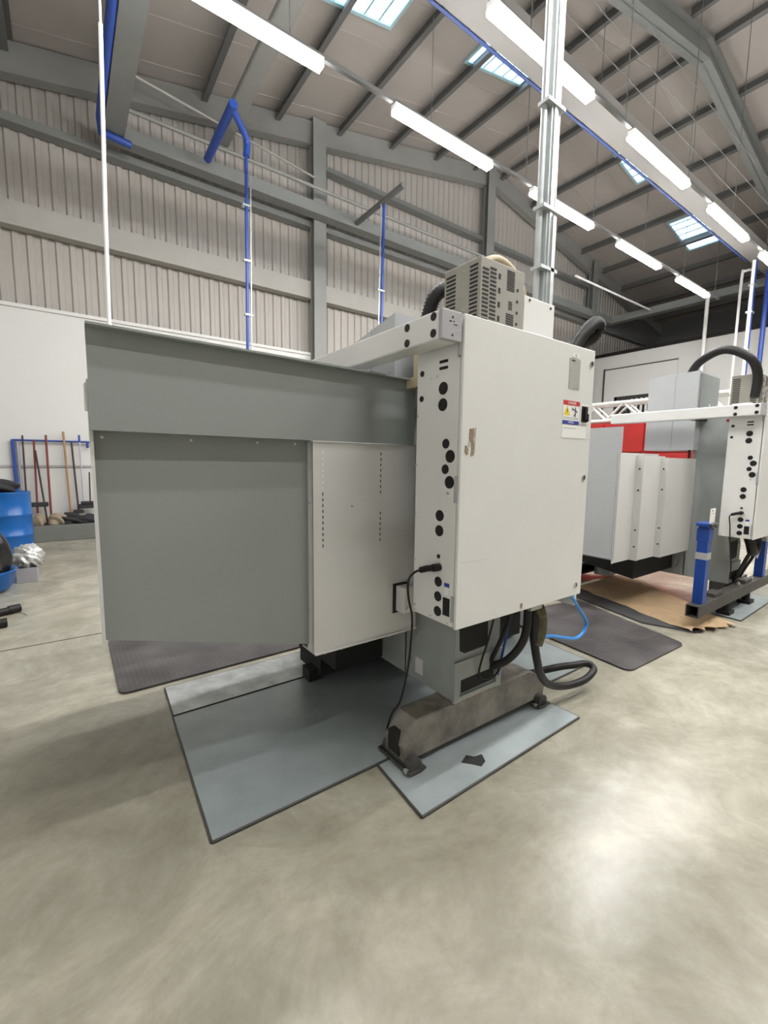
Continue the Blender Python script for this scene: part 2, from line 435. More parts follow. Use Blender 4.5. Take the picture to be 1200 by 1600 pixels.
for z in (2.6, 3.3, 4.0, 4.9, 5.8):
    part('pipe_clip', MB().box(2.72, 2.86, 7.97, 8.06, z-.014, z+.014), M['galv'], t)
t = thing('air_drop', (5.95, 8.36, 2.4), 'thin blue air drop on a slanting branch left of the vented cage', 'pipe')
part('branch_pipe', MB().tube([(5.91, 9.4, 7.03), (5.89, 7.6, 7.03)], .06), M['purlin'], t)
part('drop_pipe', MB().tube([(5.95, 8.36, 7.0), (5.88, 8.36, 2.4)], .03), M['blue'], t)
part('drop_conduit', MB().tube([(5.87, 8.36, 7.0), (5.80, 8.36, 2.4)], .014), M['galv'], t, 'thin bright conduit strapped to the blue pipe')
for z in (3.4, 4.3, 5.2):
    part('pipe_clip', MB().box(5.78, 5.96, 8.31, 8.4, z-.014, z+.014), M['galv'], t)
solo('roof_conduit', MB().tube([(.53, 5.0, roof_z(.53)), (.50, 5.0, 6.6), (.475, 5.0, 5.2)], .011).tube([(.475, 5.0, 5.25), (.43, 5.0, 3.6), (.40, 5.0, 1.9)], .018),
     M['lampbody'], 'slim white tube hanging from the roof behind the left end of the grey panel', 'pipe')
solo('roof_conduit', MB().tube([(17.1, 6, 7.0), (17.1, 6, 1.9)], .055), M['lampbody'], 'thick white tube dropping from the right gantry beam, nearest the far corner', 'pipe')
solo('roof_conduit', MB().tube(spline([(16.2, 4.55, 7.0), (16.0, 4.75, 6.95), (15.95, 4.8, 6.7), (15.95, 4.8, 4.), (15.97, 4.8, 1.9)], 5), .035), M['lampbody'], 'slim white tube with a bent top in front of the white partition', 'pipe')
t = thing('air_drop', (15.35, 4.42, 1.9), 'blue air drop paired with white conduit, above the arched black hose', 'pipe')
part('drop_pipe', MB().tube([(15.4, 4.36, 6.95), (15.4, 4.36, 1.9)], .05), M['blue'], t)
part('drop_conduit', MB().tube([(15.3, 4.36, 6.95), (15.3, 4.36, 1.9)], .04), M['lampbody'], t, 'white conduit beside the blue pipe')
for z in (4.6, 5.6, 6.3): part('pipe_clip', MB().box(15.25, 15.46, 4.29, 4.43, z-.02, z+.02), M['galv'], t)
solo('air_pipe', MB().tube([(16.35, 4.3, 6.92), (16.3, 4.3, 1.9)], .06), M['blue'], 'blue vertical air pipe at the right border behind the second machine', 'pipe')

# lamp rows
LW, LH, LL = .12, .06, 1.88
def lamp(x, y, label, group):
    t = thing('fluorescent_light', (x, y, 6.0), label, 'light', group)
    part('lamp_housing', MB().box(x-LL/2, x+LL/2, y-LW/2+.01, y+LW/2-.01, 6.03, 6.09), M['lampbody'], t)
    part('diffuser', MB().box(x-LL/2+.01, x+LL/2-.01, y-LW/2, y+LW/2, 5.98, 6.03), M['lamp'], t)
    return t
xs = [1.76+2.925*k for k in range(5)]
nm = ['at the top left', 'above the grey panel and vented cage', 'crossed by the steel conduit pole', 'third from the far end', 'farthest from the camera']
rows = ((5.07, 'far row', [
    'long white tube light cut by the top edge, nearest of the far row', 'white tube light hanging above the first wall column and vented cage',
    'white tube light split in view by the conduit pole, over the far wall apex', 'short looking tube light right of conduit pole, second from end of far row',
    'smallest tube light, last of the far row, above the far corner']),
    (3.45, 'near row', ['tube light of the near row just above the frame, over the machine', 'bright tube light of near row passing behind the top of the conduit pole',
    'bright tube light below the curved rafter, first right of the conduit pole', 'tube light of near row above the arched black hose, second from right edge',
    'tube light of the near row cut by the right border']))
for y, rn, labs in rows:
    for x, lb in zip(xs, labs): lamp(x, y, lb, 'tube lights of the '+rn)
    tr = thing('light_trunking', (xs[2], y, 6.085), 'dark trunking rail with hanger wires carrying the %s of tube lights' % rn, 'trunking')
    part('rail', MB().box(-1.0, 15.2, y-.025, y+.025, 6.089, 6.14), M['purlin'], tr)
    for k in range(8):
        x = .2+2.1*k
        part('hanger_wire', MB().tube([(x, y, 6.14), (x, y, roof_z(x)+.01)], .006, n=6), M['purlin'], tr)
for y in (.4, -1.22):
    for x in xs[(0 if y > -2 else 1):]:
        lamp(x, y, 'white tube light hanging in the rows behind the camera', 'tube lights behind the camera')
    tr = thing('light_trunking', (6, y, 6.085), 'dark trunking rail with hanger wires in the rows behind the camera', 'trunking', 'trunking rails behind the camera')
    part('rail', MB().box(-1.8, 15.2, y-.025, y+.025, 6.089, 6.14), M['purlin'], tr)
    for k in range(8): part('hanger_wire', MB().tube([(.2+2.1*k, y, 6.14), (.2+2.1*k, y, roof_z(.2+2.1*k)+.01)], .006, n=6), M['purlin'], tr)
# thin cables slung across the right roof bay
for k, (dz, y) in enumerate(((.0, 3.38), (.45, 3.40), (.95, 3.42))):
    solo('roof_cable', MB().tube([(4.5, y, 6.55+dz), (10, y, 6.5+dz), (16, y, 6.55+dz), (17.7, y+.6, 6.99+dz)], .006, n=6), M['purlin'],
         ['lowest thin dark cable slung beside the near lamp row', 'middle thin dark cable slung beside the near lamp row', 'highest thin dark cable slung beside the near lamp row'][k], 'cable')

# white partition on the right
pt = MB().box(17.5, 17.62, -1., 9.9, 0, 5.64)
struct('wall_partition', pt, M['whitewall'])
struct('trim_3', MB().box(17.46, 17.66, -1., 9.9, 5.64, 5.76), M['black'])
d = MB().box(17.46, 17.5, 6.85, 9.4, .0, 5.1)
do = struct('door_1', d, M['whitewall'])
struct('door_frame', MB().box(17.45, 17.5, 9.4, 9.46, 0, 5.16).box(17.45, 17.5, 6.85, 9.4, 5.1, 5.14), M['darksteel'], do)
# ------------------------------------------------------------------ machines
def screw(mb, c, axis, r=.006, t=-.004): return mb.disc(c, axis, r, t, n=10)
Rside = Matrix.Rotation(PI/2, 4, 'X')      # text upright on a face that looks towards -Y
def on_door(x, z, y=1.2475): return Matrix.Translation((x, y, z)) @ Rside

def cabinet(root, second):
    c = part('control_cabinet', MB().box(1.28, 2.212, 1.272, 1.532, .748, 2.0, bev=.004).box(1.30, 2.19, 1.266, 1.273, .78, 1.97, M['dark']), M['white'], root)
    part('cabinet_door', MB().box(1.276, 2.216, 1.25, 1.266, .745, 2.008, bev=.004), M['white'], c)
    for z in (1.905, 1.33, .83):
        part('hinge', MB().box(1.272, 1.28, 1.266, 1.279, z-.055, z+.055).tube([(1.273, 1.268, z-.05), (1.273, 1.268, z+.05)], .006), M['cap'], c, 'grey hinge')
    for y, z, r in ((1.364, 1.741, .026), (1.3645, 1.675, .026), (1.34, 1.5155, .020), (1.313, 1.4635, .026), (1.34, 1.4104, .020), (1.313, 1.3575, .026), (1.366, 1.214, .024), (1.366, 1.149, .024), (1.3647, .927, .022), (1.3646, .862, .022), (1.3645, .796, .022), (1.498, 1.818, .0125), (1.4993, 1.712, .0125), (1.3664, 1.038, .0095)):
        part('knockout_plug', MB().disc((1.2815, y, z), 0, r, -.004, n=24), M['black'], c)
    sl = MB()
    for z in (1.8485, 1.8225):
        sl.box(1.2785, 1.2815, 1.345, 1.385, z-.006, z+.006).disc((1.2815, 1.345, z), 0, .006, -.003, n=12).disc((1.2815, 1.385, z), 0, .006, -.003, n=12)
    part('vent_slot', sl, M['black'], c)
    part('socket_cover', MB().box(1.2765, 1.2815, 1.292, 1.332, .79, .868, bev=.002), M['black'], c, 'black rectangular socket cover')
    for y, z in ((1.5213, 1.8605), (1.5232, 1.64), (1.5255, 1.4254), (1.5267, 1.2107), (1.5254, .996), (1.412, .7605), (1.3045, .7595), (1.321, 1.312), (1.5217, .784), (1.517, .7605), (1.44, 1.79), (1.405, 1.795)):
        part('screw', screw(MB(), (1.2815, y, z), 0), M['steel'], c)
    part('socket_label', MB().box(1.2785, 1.281, 1.297, 1.327, .915, .932, M['stickblue']).box(1.2785, 1.281, 1.299, 1.325, .88, .914, M['stickwhite']), M['stickwhite'], c, 'small blue and white label')
    for x, z in ((2.184, 1.939), (2.173, 1.3685), (2.163, .802)):
        part('latch', MB().disc((x, 1.2505, z), 1, .014, -.006, n=20).box(x-.0025, x+.0025, 1.243, 1.246, z-.009, z+.009, M['dark']), M['steel'], c, 'round chrome latch')
    part('rating_plate', MB().box(1.993, 2.083, 1.2478, 1.2505, 1.802, 1.944).box(2.005, 2.035, 1.2473, 1.2479, 1.93, 1.938, M['ink']), M['stickgrey'], c, 'grey metal rating plate')
    part('sticker', MB().box(2.012, 2.066, 1.2478, 1.2505, 1.95, 1.968).text('7 13', .012, on_door(2.039, 1.959), M['ink']), M['stickwhite'], c, 'small white sticker')
    w = MB().box(1.956, 2.096, 1.2478, 1.2505, 1.636, 1.744)
    w.box(1.956, 2.096, 1.2472, 1.248, 1.722, 1.744, M['stickred']).box(1.956, 2.096, 1.2472, 1.248, 1.632, 1.649, M['stickblue'])
    w.text('\u26a0 DANGER' if False else 'DANGER', .017, on_door(2.03, 1.733, 1.2468), M['stickwhite']).text('NOTICE', .013, on_door(2.026, 1.6405, 1.2468), M['stickwhite'])
    w.prism([(1.962, 1.674), (2.016, 1.674), (1.989, 1.719)], 1, 1.2472, 1.248, M['stickyellow'])
    w.prism([(1.987, 1.681), (1.990, 1.692), (1.987, 1.693), (1.991, 1.708), (1.993, 1.697), (1.9955, 1.697)], 1, 1.2467, 1.2473, M['ink'])
    w.disc((2.060, 1.2473, 1.711), 1, .0045, -.0006, M['ink'], n=12)
    for a, b in (((2.058, 1.705), (2.062, 1.686)), ((2.062, 1.686), (2.046, 1.672)), ((2.062, 1.686), (2.060, 1.668)), ((2.058, 1.703), (2.035, 1.706)), ((2.058, 1.703), (2.078, 1.692)), ((2.032, 1.712), (2.038, 1.702))):
        w.tube([(a[0], 1.247, a[1]), (b[0], 1.247, b[1])], .002, M['ink'], n=6)
    for z in (1.662, 1.656): w.box(1.962, 2.088, 1.2474, 1.248, z, z+.0022, M['cap'])
    part('warning_label', w, M['stickwhite'], c, 'white label with red DANGER band, yellow triangle and blue NOTICE band')
    part('instruction_label', MB().box(1.955, 2.168, 1.2482, 1.2505, 1.566, 1.628).box(1.965, 2.07, 1.2478, 1.2483, 1.612, 1.6145, M['cap']), M['stickwhite'], c, 'plain white label below the warning label')
    sw = part('power_switch', MB().box(2.106, 2.178, 1.2475, 1.2505, 1.64, 1.738, M['stickwhite']).box(2.116, 2.166, 1.241, 1.248, 1.648, 1.726, bev=.002).box(2.128, 2.146, 1.232, 1.242, 1.66, 1.722, bev=.002).box(2.15, 2.164, 1.233, 1.242, 1.652, 1.69, bev=.002), M['black'], c, 'black rotary isolator switch')
    if not second:
        pr = MB(); random.seed(4)
        def patch(pts, m): pr.prism(pts, 1, 1.2484, 1.2502, m)
        patch([(1.321, 1.573), (1.345, 1.577), (1.349, 1.55), (1.343, 1.535), (1.349, 1.51), (1.346, 1.482), (1.349, 1.468), (1.331, 1.464), (1.334, 1.49), (1.331, 1.52), (1.322, 1.522), (1.319, 1.545)], M['tan'])
        patch([(1.353, 1.579), (1.358, 1.582), (1.353, 1.478), (1.349, 1.475)], M['stickgrey'])
        patch([(1.297, 1.506), (1.306, 1.507), (1.317, 1.492), (1.315, 1.472), (1.306, 1.468), (1.296, 1.48)], M['tan'])
        patch([(1.317, 1.522), (1.321, 1.524), (1.322, 1.5), (1.318, 1.505)], M['stickgrey'])
        part('peeled_sticker', pr, M['tan'], c, 'torn brown remains of a peeled sticker')
        part('chip', MB().prism([(1.70, .783), (1.712, .785), (1.716, .772), (1.712, .756), (1.703, .758), (1.699, .77)], 1, 1.2484, 1.2502), M['tan'], c, 'brown chip in the paint')
        part('scratch', MB().box(1.30, 1.452, 1.2494, 1.2502, 1.0275, 1.0283), M['cap'], c)
    return c

def machine(loc, label, second=False):
    global ORG
    base = (1.7, 1.9, 0)
    root = thing('milling_machine', base, label, 'milling machine')
    cabinet(root, second)
    # over-arm box beam
    a = part('overarm', MB().box(1.158, 1.26, 1.268, 2.62, 1.897, 2.004, bev=.008), M['white'], root)
    part('end_cap', MB().box(1.156, 1.262, 1.25, 1.27, 1.895, 2.006, bev=.004).disc((1.212, 1.2502, 1.98), 1, .0045, -.001, M['dark'], n=12).disc((1.212, 1.2502, 1.915), 1, .0045, -.001, M['dark'], n=12)
         .box(1.196, 1.206, 1.2493, 1.2502, 1.962, 1.967, M['black']).box(1.214, 1.222, 1.2493, 1.2502, 1.963, 1.967, M['black']).box(1.218, 1.236, 1.2493, 1.2502, 1.953, 1.956, M['black']), M['cap'], a, 'grey plastic end cap')
    for y, z in ((1.297, 1.983), (1.297, 1.9225), (1.455, 1.9775), (1.455, 1.9175)):
        part('knockout_plug', MB().disc((1.1595, y, z), 0, .0155, -.004, n=24), M['black'], a)
    part('arm_bracket', MB().box(1.20, 1.34, 1.36, 1.5, 1.99, 2.02), M['white'], root)
    # vented cage on the cabinet top
    cg = MB().box(1.5, 1.80, 1.385, 1.61, 2.0, 2.325, bev=.004)
    for k in range(15):
        z = 2.045+k*.0175
        if k < 14: cg.box(1.513, 1.552, 1.3835, 1.386, z, z+.0085, M['dark'])
        cg.box(1.562, 1.602, 1.3835, 1.386, z-.006, z+.0025, M['dark'])
        cg.box(1.4985, 1.501, 1.40, 1.447, z, z+.009, M['dark']).box(1.4985, 1.501, 1.535, 1.595, z-.006, z+.003, M['dark'])
    for k in range(10): cg.box(1.676, 1.728, 1.3835, 1.386, 2.222+k*.009, 2.2265+k*.009, M['dark'])
    for k in range(7): cg.box(1.676, 1.728, 1.3835, 1.386, 2.055+k*.010, 2.060+k*.010, M['dark'])
    for k in range(5): cg.box(1.690+.0, 1.716, 1.3835, 1.386, 2.14+k*.008, 2.143+k*.008, M['dark'])
    for k in range(4): cg.box(1.618, 1.631, 1.3835, 1.386, 2.075+k*.06, 2.098+k*.06, M['dark'])
    for k in range(4): cg.disc((1.752, 1.3862, 2.085+k*.05), 1, .007, -.0025, M['dark'], n=12)
    for k in range(5):
        cg.tube([(1.5, 1.49+.016*math.cos(q*PI/4), 2.06+k*.055+.012*math.sin(q*PI/4)) for q in range(5)], .0022, M['midgrey'], n=5)
    part('amplifier_cage', cg, M['cage'], root, 'putty coloured vented cage on the cabinet top')
    jb = part('junction_box', MB().box(1.81, 2.055, 1.39, 1.53, 1.99, 2.232, bev=.004), M['white'], root)
    for x, z in ((1.85, 2.215), (2.02, 2.21)): part('screw', screw(MB(), (x, 1.3905, z), 1, .006), M['dark'], jb)
    # column and head
    part('column', MB().prism([(1.50, .226), (1.50, .62), (1.535, .76), (1.56, 2.05), (1.9, 2.05), (1.9, .226)], 0, 1.535, 1.872), M['midgrey'], root)
    cf = MB()
    cf.prism([(1.56, .60), (1.566, .492), (1.60, .472), (1.755, .476), (1.775, .495), (1.77, .66), (1.56, .66)], 1, 1.4985, 1.501, M['dark'])
    part('slot_opening', MB().prism([(1.582, .331), (1.583, .262), (1.834, .268), (1.832, .336)], 1, 1.4985, 1.501), M['dark'], root, 'dark cast slot in the column foot')
    part('front_opening', cf, M['dark'], root, 'dark cast opening in the column foot')
    part('column_pad', MB().box(1.522, 1.878, 1.485, 1.502, .226, .255).box(1.522, 1.56, 1.485, 1.502, .255, .44).box(1.84, 1.878, 1.485, 1.502, .255, .44).box(1.56, 1.84, 1.485, 1.502, .345, .44).box(1.575, 1.84, 1.483, 1.49, .226, .2315, M['tan']), M['midgrey'], root)
    bs = MB().prism([(1.535, .226), (1.535, .66), (1.872, .66), (1.872, .226)], 1, 1.89, 2.75)
    bs.box(1.54, 1.87, 2.72, 2.9, .03, .62)
    part('machine_base', bs, M['midgrey'], root)
    if not second:
        part('shade_tank', MB().box(1.37, 3.2, 2.70, 2.98, .03, .60).box(1.26, 1.53, 2.42, 2.72, .06, .585).box(1.2, 1.53, 2.12, 2.42, .24, .585).box(1.2, 1.3, 2.46, 2.56, .02, .10).box(1.9, 3.0, 2.2, 2.7, .03, .5), M['dark'], root, 'black tank bulk under the enclosure, added to keep light out')  # tank boxes added and enlarged to keep light from under the machine
    # cross foot
    dy = 0
    if not second:
        sec = [(1.205, .045), (1.20, .115), (1.285, .222), (2.135, .226), (2.20, .20), (2.285, .115), (2.275, .04)]
        ft = part('cross_foot', MB().prism(sec, 1, 1.482, 1.63), M['foot'], root, 'oily brown cast iron cross foot')
        part('end_pocket', MB().prism([(1.515, .06), (1.515, .10), (1.53, .13), (1.55, .16), (1.60, .16), (1.60, .06)], 0, 1.196, 1.24), M['dark'], ft)
        for x in (1.245, 2.225):
            p = part('levelling_pad', MB().tube([(x-.005, 1.44, .04), (x-.005, 1.66, .04)], .036, n=16).box(x-.055, x+.04, 1.45, 1.47, .012, .028, M['stickgrey']).box(x-.05, x+.05, 1.43, 1.68, .012, .022, M['darksteel']), M['darksteel'], ft)
    else:
        part('cross_foot', MB().box(1.52, 2.2, 1.50, 1.64, .03, .226), M['darksteel'], root)
    # enclosure
    if not second:
        e = part('lower_guard_panel', MB().prism([(.0835, .785), (.0835, 1.54), (.91, 1.54), (.91, .571)], 1, 1.83, 1.842), M['grey'], root, 'large grey sheet panel with slanting bottom edge')
        u = part('upper_guard_panel', MB().prism([(.077, 1.532), (.077, 1.868), (1.462, 1.843), (1.462, 1.525)], 1, 1.765, 1.775)
             .prism([(.077, 1.862), (.077, 1.870), (1.462, 1.845), (1.462, 1.837)], 1, 1.725, 1.767)
             .prism([(.077, 1.532), (.077, 1.540), (.9, 1.536), (.9, 1.528)], 1, 1.773, 1.835), M['grey'], root, 'grey overhanging upper sheet panel')
        for x in (.11, .40, .66, .83): part('bolt', MB().disc((x, 1.8305, 1.512), 1, .005, -.006, n=10), M['steel'], u)
        g = part('slotted_guard', MB().box(.892, 1.50, 1.775, 1.785, .546, 1.525).box(.892, .90, 1.78, 1.842, .546, 1.525).box(.892, 1.50, 1.76, 1.90, .541, .549).box(1.39, 1.5, 1.785, 1.86, .549, .75), M['white2'], root, 'white slotted guard panel')
        for xx, z0, n, skip in ((.94, 1.045, 17, ()), (1.26, 1.045, 17, (6, 7, 8))):
            mb = MB()
            for k in range(n):
                if k in skip: continue
                z = z0+k*.0265; mb.box(xx-.0025, xx+.0025, 1.7738, 1.7755, z, z+.014, M['ink'] if (k < 10 or xx > 1) else M['stickwhite'])
            part('slot_row', mb, M['ink'], g, 'row of narrow slots')
        part('bolt', MB().disc((1.095, 1.7755, 1.227), 1, .006, -.005, n=10), M['cap'], g)
        for x in (.94, 1.03, 1.17, 1.31, 1.44): part('screw', MB().disc((x, 1.7605, .545), 1, .005, -.004, n=8), M['steel'], g)
        for z in (.75, 1.0, 1.25, 1.4): part('screw', MB().disc((.8925, 1.81, z), 0, .005, -.004, n=8), M['steel'], g)
        part('light_block_pan', MB().prism([(.15, .80), (.9, .585), (2.5, .585), (3.25, .80), (3.25, .82), (2.5, .61), (.9, .61), (.15, .82)], 1, 1.86, 2.98), M['dark'], root, 'dark pan added under the enclosure to block light')  # unseen pan added to stop light falling through the hollow enclosure
        br = part('hinge_bracket', MB().box(1.362, 1.43, 1.70, 1.776, .665, .80, bev=.004).box(1.345, 1.44, 1.768, 1.776, .655, .81, M['dark']), M['white2'], root, 'small white bolted bracket')
        for z in (.69, .77): part('bolt', MB().disc((1.385, 1.7, z), 1, .008, -.006, n=10), M['steel'], br)
        part('side_guard', MB().prism([(.072, 1.79), (.0835, 1.79), (.14, 3.05), (.125, 3.05)], 2, .79, 1.70).box(.066, .08, 1.80, 1.86, 1.60, 1.69, bev=.005), M['white2'], root)
        part('front_guard', MB().box(.16, 3.3, 3.0, 3.03, .82, 1.6), M['white2'], root)
        part('gap_strip', MB().box(1.474, 1.51, 1.54, 1.76, .95, 1.84), M['darksteel'], root, 'dark gap strip between guard and cabinet')  # dark strip filling the gap beside the cabinet
        part('right_guard', MB().box(3.28, 3.31, 1.9, 3.03, .3, 1.55).box(1.9, 3.3, 1.9, 1.91, .7, 1.5), M['white2'], root)  # side sheet carried lower to stop light entering under the machine
    else:
        f = part('side_guard', MB().box(.09, .105, 1.962, 3.0, .56, 1.55).box(.10, .12, 1.96, 2.28, 1.55, 1.775).box(.085, .095, 1.97, 2.28, .57, .58, M['palegrey']), M['palegrey'], root, 'pale grey side guard sheet')
        for nme, x0, x1, y, zt in (('rear_guard', .09, .56, 1.965, 1.545), ('middle_guard', .42, .86, 1.90, 1.523), ('inner_guard', .78, 1.46, 1.84, 1.508)):
            gp = part(nme, MB().box(x0, x1, y, y+.010, .53, zt).box(x0-.004, x0+.006, y-.003, 1.97, .527, zt+.002), M['white2'], root, 'white sheet of the stepped guard')
            if nme != 'rear_guard':
                for z in (.66, .82, 1.2, 1.40): part('bolt', MB().disc((x0-.004, y+.03, z), 0, .008, -.005, n=10), M['black'], gp)
        part('front_guard', MB().box(.1, 3.3, 2.97, 3.0, .6, 1.6), M['palegrey'], root)
        part('way_cover', MB().box(.4, 1.53, 2.1, 2.5, .62, 1.2), M['palegrey'], root)
        part('chip_bin', MB().box(1.1, 1.6, 2.9, 3.2, .06, .16).box(1.1, 1.6, 2.9, 2.92, .1, .2).box(1.1, 1.12, 2.9, 3.2, .1, .2), M['black'], root, 'black chip bin under the guard')
        part('coolant_tray', MB().prism([(2.0, .3), (2.9, .42), (2.9, .52), (2.0, .56)], 0, .6, 1.5), M['dark'], root, 'dark sloping coolant tray')
    # head cover
    dz = .22 if second else 0
    zl = 1.6 if second else 1.62
    h = part('head_cover', MB().prism([(1.86, zl), (1.86, 2.19+dz), (2.34, 2.175+dz if second else 2.10), (2.34, zl)], 0, 1.4, 1.9).box(1.397, 1.401, 2.07, 2.075, zl, 2.16+dz, M['cap']), M['palegrey'], root, 'pale grey sheet metal head cover')
    for z in (1.9, 2.1): part('screw', MB().disc((1.4, 1.90, z+dz*.6), 0, .006, -.004, n=8), M['cap'], h)
    if second:
        part('head_back_plate', MB().box(1.44, 1.93, 1.845, 1.862, 1.85, 2.385).box(1.68, 1.70, 1.84, 1.846, 2.06, 2.09, M['stickwhite']), M['grey'], root, 'darker grey back plate of the head')
        part('guide_rod', MB().tube([(1.43, 1.9, .8), (1.43, 1.9, 1.95)], .012).box(1.40, 1.6, 1.80, 1.9, 1.9, 1.93), M['black'], root)
        part('red_cover', MB().box(1.30, 1.44, 1.5, 1.56, 1.865, 1.89), M['red'], root, 'red strip under the over-arm')
    else:
        part('motor', MB().disc((1.46, 1.7, 1.84), 2, .05, .12, n=20).box(1.40, 1.52, 1.64, 1.76, 1.80, 1.85), M['beige'], root, 'yellowed plastic part under the over-arm')
    # hoses
    if second:
        p, r = corrugated([(1.62, 2.05, 2.25), (1.58, 2.0, 2.42), (1.50, 1.88, 2.53), (1.42, 1.66, 2.58), (1.40, 1.45, 2.46), (1.48, 1.40, 2.30), (1.52, 1.42, 2.1)], .04, .02, .06)
        part('cable_hose', MB().tube(p, .04, radii=r), M['rubber'], root, 'thick black hose arched over the head')
    else:
        p, r = corrugated([(1.49, 1.76, 2.0), (1.505, 1.735, 2.14), (1.53, 1.71, 2.25), (1.58, 1.69, 2.29), (1.65, 1.67, 2.27)], .034, .016, .1)
        part('cable_hose', MB().tube(p, .034, radii=r), M['rubber'], root, 'black corrugated hose behind the cage')
        p, r = corrugated([(1.72, 1.64, 2.28), (1.79, 1.64, 2.44), (1.90, 1.64, 2.50), (2.02, 1.64, 2.475), (2.11, 1.64, 2.40), (2.14, 1.64, 2.28), (2.12, 1.62, 2.05)], .018, .012, .1)
        part('bent_hose', MB().tube(p, .022, radii=r), M['beige'], root, 'beige corrugated hose bent over behind the cage')
        p, r = corrugated([(2.28, 1.45, 1.98), (2.36, 1.45, 2.10), (2.45, 1.44, 2.20), (2.55, 1.45, 2.255), (2.63, 1.47, 2.25), (2.61, 1.5, 2.19), (2.50, 1.54, 2.14), (2.36, 1.52, 2.06), (2.25, 1.48, 1.99)], .033, .017, .12)
        part('looped_hose', MB().tube(p, .033, radii=r), M['rubber'], root, 'looped black corrugated hose at the cabinet top corner')
    # cable plugged into the side
    pl = part('power_plug', MB().tube([(1.29, 1.361, .992), (1.255, 1.363, .992), (1.245, 1.364, .992)], .017, n=16).tube([(1.25, 1.362, .992), (1.24, 1.395, .984), (1.235, 1.43, .971)], .014, n=12), M['black'], root, 'black plug in the cabinet side')
    path = spline([(1.235, 1.425, .972), (1.225, 1.46, .955), (1.225, 1.50, .91), (1.25, 1.53, .82), (1.30, 1.56, .70), (1.31, 1.58, .56), (1.305, 1.595, .42), (1.275, 1.61, .27), (1.25, 1.64, .20), (1.24, 1.665, .10), (1.3, 1.69, .02), (1.45, 1.75, .02)], 6)
    if second: path = spline([(1.235, 1.425, .972), (1.23, 1.44, .95), (1.235, 1.43, .86), (1.245, 1.42, .70), (1.26, 1.40, .5), (1.28, 1.40, .38)], 6)
    part('power_cable', MB().tube(path, .0052, n=8), M['black'], root, 'thin black cable hanging to the floor')
    gl = part('cable_gland', MB().box(1.86, 1.95, 1.30, 1.40, .70, .75, M['stickgrey']).box(1.84, 1.97, 1.32, 1.44, .735, .75), M['black'], root)
    if not second:
        part('conduit_hose', MB().tube(spline([(1.885, 1.34, .72), (1.885, 1.34, .60), (1.87, 1.36, .50), (1.83, 1.42, .40), (1.79, 1.52, .33), (1.80, 1.60, .24)], 8), .021, n=14), M['rubber'], root)
        part('conduit_hose', MB().tube(spline([(1.94, 1.34, .72), (1.945, 1.34, .56), (1.99, 1.345, .41), (2.08, 1.37, .27), (2.22, 1.40, .16), (2.40, 1.40, .10), (2.56, 1.38, .10), (2.70, 1.40, .12), (2.72, 1.46, .13), (2.62, 1.50, .13), (2.5, 1.56, .12), (2.2, 1.72, .06), (1.95, 1.8, .05)], 8), .022, n=14), M['rubber'], root, 'thick black hose looping out over the floor')
        part('dust_pad', MB().tube(spline([(1.955, 1.325, .70), (1.975, 1.32, .64), (1.985, 1.325, .56), (1.97, 1.335, .49)], 5), .03, n=12), mat('olive_fluff', (.09, .085, .05), .95, var=.4, scale=30, bump=1.0, bscale=70), root, 'olive dust covered grip beside the hoses')
        part('air_hose', MB().tube(spline([(2.40, 1.42, .76), (2.46, 1.46, .66), (2.56, 1.48, .58), (2.68, 1.5, .48), (2.755, 1.5, .39), (2.72, 1.5, .33), (2.6, 1.48, .325), (2.42, 1.45, .38), (2.25, 1.42, .44), (2.10, 1.40, .48), (2.02, 1.38, .55)], 8), .011, n=10), M['hoseblue'], root, 'bright blue air hose loop')
        part('air_line', MB().tube(spline([(1.85, 1.42, .75), (1.85, 1.43, .60), (1.845, 1.45, .45), (1.86, 1.5, .25)], 6), .007, n=8), M['blue'], root, 'thin blue air line')
        part('thin_cable', MB().tube(spline([(1.72, 1.40, .74), (1.70, 1.43, .55), (1.685, 1.46, .42), (1.69, 1.475, .34), (1.74, 1.475, .305), (1.82, 1.47, .31), (1.88, 1.47, .38)], 6), .0055, n=8), M['black'], root)
        part('thin_cable', MB().tube(spline([(1.79, 1.44, .74), (1.86, 1.55, .60), (2.0, 1.75, .48), (2.18, 1.85, .44), (2.35, 1.86, .45), (2.30, 1.88, .50), (2.1, 1.8, .52), (1.85, 1.7, .55)], 6), .0065, n=8), M['black'], root)
        part('cable_conduit', MB().tube(spline([(1.79, 1.36, .74), (1.80, 1.40, .60), (1.79, 1.48, .40), (1.80, 1.56, .25)], 6), .012, n=10), M['rubber'], root)
        sk = part('socket_box', MB().box(1.515, 1.536, 1.80, 1.88, .48, .62, bev=.003), M['midgrey'], root)
        part('wall_outlet', MB().box(1.528, 1.537, 1.74, 1.80, .27, .36, bev=.002), M['white2'], root, 'small pale outlet plate on the column side')
    else:
        part('conduit_hose', MB().tube(spline([(1.70, 1.36, .72), (1.70, 1.36, .6), (1.66, 1.40, .45), (1.64, 1.45, .3), (1.7, 1.5, .24)], 6), .018, n=10), M['rubber'], root)
        part('conduit_hose', MB().tube(spline([(1.80, 1.36, .72), (1.82, 1.36, .55), (1.80, 1.42, .38), (1.82, 1.48, .24)], 6), .014, n=10), M['rubber'], root)
        part('hose_cluster', MB().tube(spline([(1.62, 1.38, .74), (1.66, 1.36, .64), (1.74, 1.36, .56), (1.84, 1.36, .62), (1.86, 1.38, .74)], 6), .045, n=12), M['black'], root)
        part('air_line', MB().tube(spline([(1.9, 1.36, .7), (1.96, 1.36, .6), (1.9, 1.36, .48), (1.85, 1.36, .56)], 6), .008, n=8), M['alu'], root)
    root.location = loc
    return root

